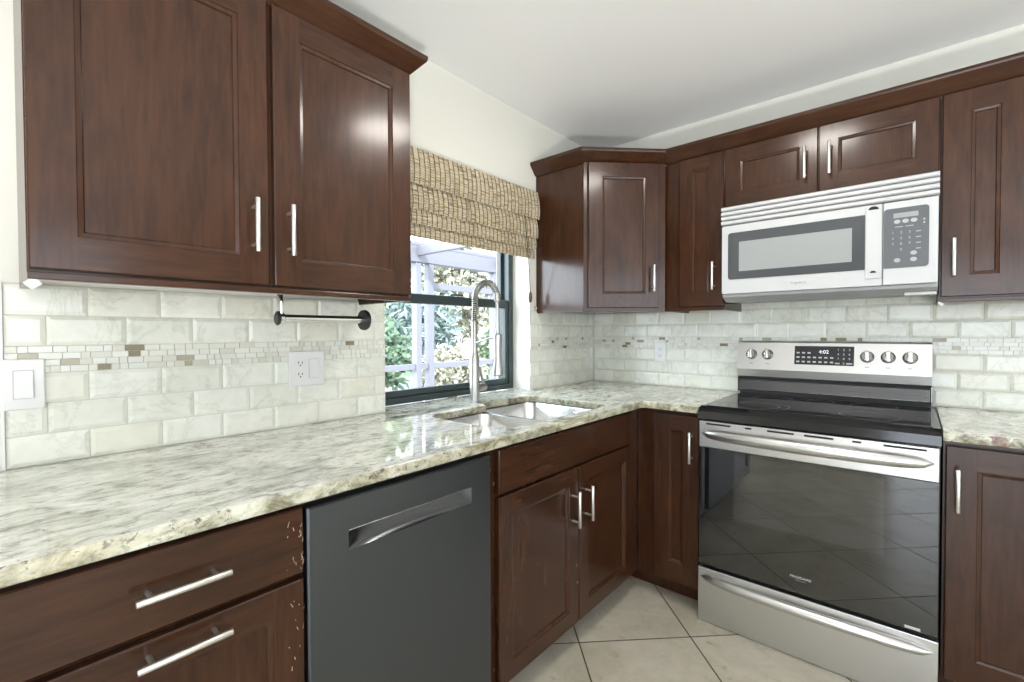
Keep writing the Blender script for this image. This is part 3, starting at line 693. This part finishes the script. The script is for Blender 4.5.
# ------------------------------------------------------------------ range
RX0, RW = 0.9195, 0.758
rg = thing('range', 'stainless electric range with black glass cooktop and oven door', 'stove', (RX0, 0, 0), 0)
mb = MB(); mb.box(0.0, RW, -0.632, -0.025, 0.018, 0.895); mb.mi = 1; mb.box(0.03, RW - .03, -0.60, -0.05, 0.0, 0.018); mb.build('body', [M['black_enamel'], M['black_gap']], rg)
# cooktop: black frame with rolled front edge, glass inset
mb = MB(); mb.prism([(-0.085, 0.896), (-0.085, 0.917), (-0.628, 0.917), (-0.655, 0.910), (-0.671, 0.899), (-0.676, 0.868), (-0.640, 0.866), (-0.633, 0.896)], 0, -0.001, RW + .001)
ct = mb.build('cooktop', M['black_enamel'], rg)
mb = MB(); mb.box(0.018, RW - .018, -0.622, -0.098, 0.9172, 0.9195, 0.0008); gl = mb.build('cooktop_glass', M['cooktop'], ct)
def ringmesh(cx, cy, r, wd_=0.0022):
    mb = MB(); n = 56
    for k in range(n):
        a, b = 2 * PI * k / n, 2 * PI * (k + 1) / n
        P = lambda rr_, t: (cx + rr_ * math.cos(t), cy + rr_ * math.sin(t), 0.9199)
        mb.quad(P(r, a), P(r, b), P(r + wd_, b), P(r + wd_, a))
    return mb.build('burner_ring', M['print_dark'], ct)
for cx, cy, r in ((0.19, -0.50, 0.115), (0.19, -0.50, 0.08), (0.19, -0.22, 0.078), (0.565, -0.50, 0.09), (0.565, -0.22, 0.078), (0.378, -0.2, 0.05)): ringmesh(cx, cy, r)
# backguard
mb = MB(); mb.prism([(-0.020, 0.90), (-0.020, 1.180), (-0.030, 1.187), (-0.052, 1.187), (-0.060, 1.180), (-0.086, 1.045), (-0.080, 1.008), (-0.060, 0.998), (-0.060, 0.90)], 0, -0.004, RW - .009)
bk = mb.build('backguard', M['stainless'], rg)
mb = MB(); mb.box(0.004, RW - .014, -0.066, -0.0602, 0.990, 1.007); mb.box(-0.003, 0.002, -0.072, -0.0602, 0.925, 1.0); mb.box(RW - .015, RW - .010, -0.072, -0.0602, 0.925, 1.0); mb.build('vent_gap', M['black_gap'], bk)
mb = MB(); mb.prism([(-0.0605, 0.938), (-0.0605, 0.990), (-0.070, 0.988), (-0.082, 0.940)], 0, 0.004, RW - .016); mb.build('vent_panel', M['stainless_dark'], bk)
mb = MB(); mb.box(0.01, RW - .01, -0.086, -0.0605, 0.919, 0.936); mb.build('vent_gap', M['black_gap'], bk)
# sloped control face: rotate things built facing -y onto it
ang = math.atan2(0.086 - 0.060, 1.180 - 1.045)
FACE = Matrix.Translation((0, -0.073, 1.1125)) @ Matrix.Rotation(-ang, 4, 'X')     # local z runs up the sloped face
def onface(o): o.data.transform(FACE); return o
mb = MB(); mb.box(0.253, 0.487, -0.003, 0.002, -0.036, 0.054, 0.0015); dp = onface(mb.build('display_panel', M['black'], bk))
o = text_part('clock_digits', '4:02', 0.023, M['led'], dp, (0, 0, 0), Matrix.Translation((0.372, -0.0035, 0.026)) @ FRONT); onface(o)
for r in range(3):
    for q in range(7):
        if r == 2 and q > 2: continue
        xx = 0.262 + q * 0.0225; zz = -0.026 + r * 0.0215
        mb = MB(); mb.box(xx, xx + 0.0125, -0.0038, -0.003, zz, zz + 0.007); onface(mb.build('key_legend', M['print'], dp))
DIG = ['1', '2', '3', '4', '5', '6', '7', '8', '9', '', '0', '']
for i, ch in enumerate(DIG):
    if ch:
        o = text_part('key_digit', ch, 0.014, M['print'], dp, (0, 0, 0), Matrix.Translation((0.428 + (i % 3) * 0.021, -0.0035, 0.037 - (i // 3) * 0.021)) @ FRONT); onface(o)
for xa, xb in ((0.416, 0.434), (0.459, 0.481)): mb = MB(); mb.box(xa, xb, -0.0038, -0.003, -0.029, -0.0235); onface(mb.build('key_legend', M['print'], dp))
def knob(x, z=0.008):
    mb = MB(); mb.lathe((x, 0, z), (0, -1, 0), [(0, 0.026), (0.004, 0.026), (0.006, 0.0235), (0.020, 0.0215), (0.023, 0.019)], 28); o = onface(mb.build('knob', M['knob_steel'], bk, smooth=0.5))
    mb = MB(); mb.box(x - .0085, x + .0085, -0.042, -0.0225, z - .022, z + .022, 0.004, 3); onface(mb.build('knob_grip', M['chrome'], o, smooth=0.5))
    mb = MB(); mb.box(x - .008, x + .008, -0.0016, -0.0002, z - .048, z - .045); onface(mb.build('knob_legend', M['print_dark'], bk))
for x in (0.062, 0.136, 0.534, 0.607, 0.680): knob(x)
# oven door
OD = thing('oven_door', 'x', 'x'); bpy.data.objects.remove(OD)
mb = MB(); mb.box(0.003, RW - .003, -0.670, -0.634, 0.748, 0.859, 0.003); mb.mi = 1; mb.box(0.003, RW - .003, -0.662, -0.634, 0.245, 0.748); od = mb.build('oven_door', [M['stainless'], M['black_enamel']], rg)
mb = MB(); mb.box(0.003, RW - .003, -0.6705, -0.6622, 0.247, 0.7475, 0.0015); og = mb.build('door_glass', M['oven_glass'], od)
mb = MB(); mb.quad((0.140, -0.6708, 0.471), (0.618, -0.6708, 0.471), (0.618, -0.6708, 0.735), (0.140, -0.6708, 0.735)); mb.build('inner_window', M['oven_window'], og)
for a, b in ((0.032, 0.128), (0.183, 0.206), (0.262, 0.352), (0.385, 0.475), (0.53, 0.555), (0.615, 0.725)):
    mb = MB(); mb.box(a, b, -0.6712, -0.668, 0.8445, 0.8515); mb.build('vent_slot', M['black_gap'], od)
text_part('lettering', 'FRIGIDAIRE', 0.012, M['print'], og, (0.377, -0.6711, 0.309), FRONT, width=0.068)
text_part('lettering', 'GALLERY', 0.006, M['print_dark'], og, (0.378, -0.6711, 0.298), FRONT, width=0.036)
def bow_handle(z, x0, x1, out, m, parent, rad=0.023):
    P, R = [], []; n = 28
    for i in range(n + 1):
        u = i / n; x = x0 + (x1 - x0) * u; s_ = math.sin(PI * u) ** 0.55 if 0 < u < 1 else 0
        P.append((x, -0.671 - out * s_, z)); R.append(rad * max(0.12, (1 - abs(2 * u - 1) ** 9) ** 0.5))
    mb = MB(); mb.tube(P, R, 16, True, 1.0, (0, 0, 1)); return mb.build('handle', m, parent, smooth=0.9)
bow_handle(0.808, 0.016, 0.742, 0.038, M['stainless'], od)
mb = MB(); mb.box(0.674, 0.714, -0.6725, -0.664, 0.250, 0.259, 0.001); mb.build('hinge_clip', M['stainless'], od)
mb = MB(); mb.box(0.0, RW, -0.670, -0.634, 0.002, 0.232, 0.003); dr = mb.build('drawer', M['stainless'], rg)
bow_handle(0.194, 0.014, 0.744, 0.026, M['stainless'], dr, 0.019)

# ------------------------------------------------------------------ microwave
MX, MW = 0.930, 0.744
mw = thing('microwave', 'white over-the-range microwave with a grey window and keypad', 'microwave', (MX, 0, 0), 0)
mb = MB(); mb.prism([(-0.004, 1.395), (-0.004, 1.816), (-0.372, 1.816), (-0.372, 1.405), (-0.330, 1.385)], 0, 0.0, MW); mb.build('body', M['ivory'], mw)
mb = MB(); mb.prism([(-0.373, 1.406), (-0.333, 1.384), (-0.02, 1.391), (-0.02, 1.385), (-0.335, 1.376), (-0.386, 1.397), (-0.392, 1.409)], 0, 0.002, MW - .002); mb.build('underside', M['micro_under'], mw)
mb = MB(); mb.mi = 0
zl = 1.729
for k in range(4):
    zk = zl + k * .0215; mb.prism([(-0.373, zk), (-0.400, zk + .0015), (-0.407, zk + .005), (-0.4065, zk + .0155), (-0.398, zk + .0195), (-0.373, zk + .0215)], 0, -0.001, MW + .001)
mb.build('vent_grille', M['ivory'], mw)
mb = MB(); pts = round_poly([(0.001, 1.412), (0.5845, 1.412), (0.5845, 1.725), (0.001, 1.725)], 0.006, 3); mb.prism(pts, 1, -0.398, -0.374); md = mb.build('door', M['ivory'], mw)
mb = MB(); mb.prism(round_poly([(0.028, 1.476), (0.532, 1.476), (0.532, 1.690), (0.028, 1.690)], [0.012, 0.002, 0.002, 0.012], 4), 1, -0.4005, -0.397); mg = mb.build('door_glass', M['grey_glass'], md)
mb = MB(); mb.prism([(0.075, 1.512), (0.491, 1.512), (0.491, 1.646), (0.075, 1.646)], 1, -0.4012, -0.4002); mb.build('screened_window', M['mesh_window'], mg)
mb = MB(); mb.box(0.533, 0.582, -0.403, -0.397, 1.440, 1.722, 0.002); mb.build('handle_mount', M['ivory'], md)
for z in (1.7105, 1.465):
    mb = MB(); s_ = 0.013 if z > 1.6 else 0.008
    mb.prism([(0.558 + s_ * math.cos(t * PI / 8) * 1.25, z - s_ * .4 + s_ * math.sin(t * PI / 8)) for t in range(9)], 1, -0.4042, -0.402); mb.build('handle_hole', M['black_gap'], md)
text_part('lettering', 'Frigidaire', 0.013, M['print_dark'], md, (0.308, -0.3983, 1.4435), FRONT, width=0.054)
mb = MB(); mb.box(0.587, MW - .001, -0.398, -0.374, 1.412, 1.725, 0.003); mp_ = mb.build('control_panel', M['ivory'], mw)
mb = MB(); mb.prism(round_poly([(0.589, 1.474), (0.718, 1.474), (0.718, 1.699), (0.589, 1.699)], [0.003, 0.012, 0.012, 0.012], 4), 1, -0.4005, -0.397); kp = mb.build('keypad', M['pad'], mp_)
mb = MB(); mb.box(0.617, 0.688, -0.4012, -0.400, 1.662, 1.680); mb.build('display', M['mesh_window'], kp)
def oval(x, z, a, b, m='pad_print'):
    mb = MB(); mb.prism([(x + a * math.cos(2 * PI * t / 20), z + b * math.sin(2 * PI * t / 20)) for t in range(20)], 1, -0.4014, -0.400); mb.build('button', M[m], kp)
for x in (0.628, 0.652, 0.676): oval(x, 1.648, 0.0095, 0.0075)
for x in (0.629, 0.676): oval(x, 1.503, 0.0095, 0.0080); 
oval(0.676, 1.527, 0.0095, 0.0075)
for i in range(12):
    ch = '123456789 0 '[i]
    if ch != ' ': text_part('key_digit', ch, 0.013, M['pad_print'], kp, (0.616 + (i % 3) * 0.024, -0.4009, 1.606 - (i // 3) * 0.021), FRONT)
for bx in [(0.682, 0.696, 1.604 - k * .021, 1.607 - k * .021) for k in range(4)] + [(0.622 + .03 * k, 0.645 + .03 * k, 1.627, 1.6295) for k in range(2)] + [(0.702, 0.707, z, z + .006) for z in (1.632, 1.644)]:
    mb = MB(); mb.box(bx[0], bx[1], -0.4012, -0.400, bx[2], bx[3]); mb.build('key_legend', M['pad_print'], kp)
mb = MB(); mb.box(0.650, 0.742, -0.36, -0.30, 1.372, 1.383, 0.002); mb.build('lamp_cover', M['clear_plastic'], mw)

# ------------------------------------------------------------------ wall plates
def receptacle(parent, x, z, y, m):
    for dz in (0.0195, -0.0195):
        mb = MB(); mb.prism(round_poly([(x - .0165, z + dz - .0135), (x + .0165, z + dz - .0135), (x + .0165, z + dz + .0135), (x - .0165, z + dz + .0135)], 0.009, 4), 1, y - 0.0015, y); so = mb.build('socket', m, parent)
        mb = MB(); mb.box(x - .0075, x - .0050, y - .0019, y - .0014, z + dz - .002, z + dz + .007); mb.box(x + .0050, x + .0075, y - .0019, y - .0014, z + dz - .002, z + dz + .006); mb.cyl((x, y - .0019, z + dz - .0075), (x, y - .0014, z + dz - .0075), 0.0026, 8); mb.build('slot', M['black'], so)
def rocker(parent, x, z, y):
    mb = MB(); mb.box(x - .0175, x + .0175, y - .0008, y, z - .034, z + .034); mb.mi = 1; mb.prism([(y - .0008, z - .0325), (y - .0050, z - .0325), (y - .0015, z + .0325), (y - .0008, z + .0325)], 0, x - .0160, x + .0160); mb.build('rocker', [M['rocker_gap'], M['white_plastic']], parent)
TF = 0.0076
o = thing('light_switch', 'white rocker light switch on the tile at the far left', 'light switch', (TF, -2.609, 1.115), HP)
mb = MB(); mb.box(-0.0365, 0.0365, -0.006, 0, -0.060, 0.060, 0.003); mb.build('wall_plate', M['white_plastic'], o); rocker(o, 0, 0, -0.006)
o = thing('wall_outlet', 'white double plate with outlet and rocker switch on the tile below the towel holder', 'outlet', (TF, -1.9305, 1.112), HP)
mb = MB(); mb.box(-0.062, 0.062, -0.006, 0, -0.060, 0.060, 0.003); p_ = mb.build('wall_plate', M['white_plastic'], o); receptacle(p_, -0.024, 0, -0.006, M['white_plastic']); rocker(o, 0.023, 0, -0.006)
o = thing('wall_outlet', 'single white outlet on the back wall tile near the corner', 'outlet', (0.468, -TF, 1.115), 0)
mb = MB(); mb.box(-0.0365, 0.0365, -0.006, 0, -0.059, 0.059, 0.003); p_ = mb.build('wall_plate', M['white_plastic'], o); receptacle(p_, 0, 0, -0.006, M['white_plastic'])

# ------------------------------------------------------------------ paper towel holder under the left cabinet
TX, TZ = 0.20, 1.279
o = thing('paper_towel_holder', 'chrome paper towel holder hanging under the left wall cabinet', 'towel holder', (TX, -2.095, 1.371), HP)
zz = TZ - 1.371
mb = MB(); mb.box(-0.014, 0.030, -0.03, 0.03, -0.003, 0.0); mb.box(-0.004, 0.004, -0.013, 0.013, zz - .014, -0.003, 0.003)
mb.lathe((-0.005, 0, zz), (1, 0, 0), [(0, 0.016), (0.002, 0.018), (0.012, 0.018), (0.016, 0.015)], 24); mb.build('bracket', M['chrome'], o, smooth=0.5)
mb = MB(); mb.lathe((-0.012, 0, zz), (1, 0, 0), [(0, 0.016), (0.003, 0.021), (0.006, 0.021), (0.007, 0.012)], 24); mb.build('end_cap', M['black'], o, smooth=0.5)
mb = MB(); mb.cyl((0.010, 0, zz), (0.272, 0, zz), 0.0125, 20); mb.build('bar', M['chrome'], o, smooth=0.5)
mb = MB(); mb.lathe((0.266, 0, zz), (1, 0, 0), [(0, 0.016), (0.002, 0.033), (0.010, 0.035), (0.016, 0.033), (0.018, 0.016)], 28); ed = mb.build('end_disc', M['black'], o, smooth=0.5)
mb = MB(); mb.lathe((0.2835, 0, zz), (1, 0, 0), [(0, 0.019), (0.006, 0.019), (0.009, 0.015), (0.010, 0.006)], 20); mb.build('end_button', M['chrome'], ed, smooth=0.5)

# ------------------------------------------------------------------ woven shade
sh = thing('woven_shade', 'tan woven bamboo roman shade drawn up over the window', 'window shade', (0, 0, 0))
SY0, SY1 = -1.640, -0.662
def layer(x, z0, z1, bulge, y1, seed):
    rnd = random.Random(seed); mb = MB(); n = max(2, int((z1 - z0) / 0.0068)); step = (z1 - z0) / n
    prof = lambda z: x + bulge * math.sin(PI * min(1, max(0, (z1 - z) / (z1 - z0))) * 0.75)
    cols = [SY0 + k * 0.0275 for k in range(int((y1 - SY0) / 0.0275) + 1)] + [y1]
    for i in range(n):
        z = z0 + (i + .5) * step; xx = prof(z)
        for a, b in zip(cols, cols[1:]):
            if b - a < .004: continue
            j = rnd.uniform(-.0007, .0007); t = rnd.uniform(.0008, .0022)
            mm = (a + b) / 2
            mb.tube([(xx - .0010, a + .0004, z + j), (xx + .0016 + t * .3, mm, z + j), (xx - .0010, b - .0004, z + j)], [0.0024, 0.0034, 0.0024], 6)
    o_ = mb.build('reed_fold', M['reed'], sh, smooth=0.9)
    mb = MB()
    for y in cols:
        P = [(prof(z1 - (z1 - z0) * k / 8) + .0022, y, z1 - (z1 - z0) * k / 8) for k in range(9)]
        mb.tube(P, 0.0013, 5)
    mb.build('strings', M['string'], o_)
layer(0.046, 1.852, 2.004, 0.016, SY1, 1)
layer(0.037, 1.750, 1.862, 0.014, SY1 - .001, 2)
layer(0.027, 1.692, 1.775, 0.012, SY1 - .002, 3)
layer(0.014, 1.640, 1.712, 0.012, SY1 - .003, 4)
mb = MB(); mb.box(0.006, 0.009, SY0 + .004, SY1 - .008, 1.648, 2.000); mb.build('backing', M['shade_back'], sh)
mb = MB(); mb.box(0.002, 0.044, SY0 + .002, SY1 - .002, 1.985, 2.006, 0.002); mb.build('headrail', M['shade_back'], sh)
mb = MB(); mb.tube([(0.068, -0.800, 1.852), (0.056, -0.765, 1.720), (0.036, -0.722, 1.56), (0.022, -0.698, 1.455)], 0.0024, 6); cdp = mb.build('pull_cord', M['string'], sh)
mb = MB(); mb.lathe((0.0215, -0.697, 1.460), (0, 0, -1), [(0, 0.003), (0.010, 0.0085), (0.035, 0.0105), (0.055, 0.0085), (0.060, 0.003)], 12); mb.build('tassel', M['string'], cdp, smooth=0.8)
mb = MB(); mb.box(0.001, 0.006, -0.640, -0.630, 1.358, 1.386, 0.001); mb.tube([(0.004, -0.635, 1.366), (0.016, -0.635, 1.364), (0.018, -0.635, 1.378)], 0.002, 6)
tag(mb.build('cord_cleat', M['steel_pull']), 'small metal cord hook on the wall beside the corner wall cabinet', 'hook')

# ------------------------------------------------------------------ ceiling lamps (one just above the frame, one added behind as fill)
for (x, y, lab) in ((1.22, -1.21, 'round flush ceiling lamp over the kitchen floor'), (2.6, -3.9, 'round flush ceiling lamp added as unseen fill further back in the room')):
    o = thing('ceiling_lamp', lab, 'lamp', (x, y, CEIL))
    mb = MB(); mb.lathe((0, 0, 0), (0, 0, -1), [(0, 0.17), (0.022, 0.17), (0.026, 0.16)], 36); mb.build('base', M['ivory'], o, smooth=0.5)
    mb = MB(); mb.lathe((0, 0, -0.026), (0, 0, -1), [(0, 0.158), (0.02, 0.152), (0.035, 0.13), (0.046, 0.08), (0.049, 0.02)], 36); mb.build('diffuser', M['lamp_glass'], o, smooth=0.9)

o = thing('added_uplight', 'squat can added out of view on the floor to hold the ceiling fill light', 'lamp', (2.45, -3.35, 0))  # unseen fixture, added only to carry the upward fill
mb = MB(); mb.lathe((0, 0, 0), (0, 0, 1), [(0, 0.10), (0.01, 0.105), (0.22, 0.105), (0.222, 0.098), (0.05, 0.090), (0.045, 0.02)], 32); mb.build('can', M['black'], o, smooth=0.5)
mb = MB(); mb.lathe((0, 0, 0.05), (0, 0, 1), [(0, 0.03), (0.03, 0.045), (0.09, 0.070), (0.10, 0.060), (0.105, 0.01)], 28); mb.build('bulb', M['lamp_glass'], o, smooth=0.7)

# ------------------------------------------------------------------ outdoors: pool enclosure and planting
mb = MB(); mb.box(-40, -0.26, -30, 40, -0.3, -0.08); structure(mb.build('ground', M['ground']), 'pale patio and garden ground outside the window')
en = thing('screen_enclosure', 'pale aluminium patio enclosure frame outside the window', 'enclosure', (-3.0, 0.9, -0.08))
def bar(x0, x1, y0, y1, z0, z1, nm): mb = MB(); mb.box(x0 + 3, x1 + 3, y0 - .9, y1 - .9, z0 + .08, z1 + .08, 0.004); return mb.build(nm, M['enclosure'], en)
for y0, y1 in ((-1.35, -1.28), (0.79, 0.87), (0.985, 1.065), (2.17, 2.32), (4.4, 4.5)): bar(-3.05, -2.95, y0, y1, -0.08, 2.10, 'post')
for y0, y1 in ((-1.28, 0.79), (0.87, 0.985), (1.065, 2.17), (2.32, 4.4)): bar(-3.04, -2.97, y0, y1, 0.785, 0.855, 'rail')
for y0, y1 in ((1.065, 2.17), (2.32, 4.4)): bar(-3.04, -2.97, y0, y1, 1.79, 1.87, 'rail')
bar(-3.06, -2.94, -1.4, 6.0, 2.105, 2.30, 'beam')
bar(-3.10, -2.94, -1.4, 6.0, 2.302, 2.345, 'gutter')
for y in (-1.3, 0.83, 2.25, 4.45): bar(-2.94, -0.30, y - .03, y + .03, 2.18, 2.29, 'rafter')

def leaf_mat(name, a, b):
    m = mat(name, a, 0.5); k = NT(m); rnd = k.n('ShaderNodeNewGeometry').outputs['Random Per Island']
    k.color(k.ramp(rnd, [(0, a), (1, b)])); k.b.inputs['Subsurface Weight'].default_value = 0.0; return m
LM = [leaf_mat('leaf pale', (0.13, 0.19, 0.12), (0.28, 0.33, 0.23)), leaf_mat('leaf mid', (0.075, 0.14, 0.09), (0.19, 0.26, 0.18)), leaf_mat('leaf blossom', (0.24, 0.24, 0.18), (0.42, 0.41, 0.34)), leaf_mat('leaf blue', (0.11, 0.165, 0.17), (0.24, 0.30, 0.30))]
M['stem'] = mat('stem bark', (0.16, 0.12, 0.08), 0.8)
def shrub(name, label, cat, loc, rx, ry, h, n, leaf, lm, seed, long=False):
    rnd = random.Random(seed); o = thing(name, label, cat, loc, 0, 'garden planting beyond the enclosure'); mb = MB()
    for i in range(n):
        t, p = rnd.uniform(0, 2 * PI), math.acos(rnd.uniform(-0.85, 1)); k = rnd.uniform(0.55, 1.0) * (0.85 + 0.15 * math.sin(5 * t + 3 * p))
        pos = Vector((rx * k * math.sin(p) * math.cos(t), ry * k * math.sin(p) * math.sin(t), h * .52 + h * .48 * k * math.cos(p)))
        dr = Vector((rnd.gauss(0, 1), rnd.gauss(0, 1), rnd.gauss(0.1, .8))).normalized(); sd = dr.orthogonal().normalized(); sd.rotate(Matrix.Rotation(rnd.uniform(0, 6.28), 3, dr))
        L_ = leaf * rnd.uniform(.6, 1.3); wd_ = L_ * (0.12 if long else 0.28)
        a, b_, c_, d_ = pos, pos + dr * L_ * .5 + sd * wd_, pos + dr * L_ + Vector((0, 0, -L_ * .15)), pos + dr * L_ * .5 - sd * wd_
        mb.quad(a, b_, c_, d_)
    mb.build('foliage', LM[lm], o)
    mb = MB()
    for k in range(5):
        t = 2 * PI * k / 5; mb.tube([(0.05 * math.cos(t), 0.05 * math.sin(t), 0), (rx * .3 * math.cos(t), ry * .3 * math.sin(t), h * .35), (rx * .5 * math.cos(t), ry * .5 * math.sin(t), h * .7)], [0.025, 0.02, 0.008], 6)
    mb.build('stem', M['stem'], o)
SH = [('shrub', 'mid green leafy shrub seen at the left edge of the window', (-5.4, 1.75), 0.75, 0.70, 1.7, 1500, .17, 1),
      ('flowering_shrub', 'pale cream shrub seen left of the faucet through the window', (-5.2, 3.35), 0.72, 0.75, 1.15, 1500, .12, 2),
      ('shrub', 'tall blue green spiky shrub behind the pale cream shrub', (-7.2, 4.1), 0.95, 1.1, 2.6, 1700, .30, 3),
      ('shrub', 'pale green shrub seen right of the faucet through the window', (-5.4, 5.1), 0.85, 0.8, 1.6, 1500, .17, 0),
      ('tree', 'pale green tree filling the upper left window pane', (-9.8, 4.4), 1.5, 1.4, 5.0, 2600, .30, 0),
      ('tree', 'cream green tree filling the upper right window pane', (-9.8, 7.5), 1.6, 1.5, 5.0, 2600, .30, 2),
      ('tree', 'blue green tree low behind the right end of the window', (-9.8, 10.6), 1.6, 1.4, 4.0, 2000, .30, 3)]
for i, (nm, lab, p, rx, ry, h, n, lf, lm) in enumerate(SH):
    shrub(nm, lab, 'tree' if nm == 'tree' else 'shrub', (p[0], p[1], -0.08), rx, ry, h, n, lf, lm, 50 + i, 'spiky' in lab)
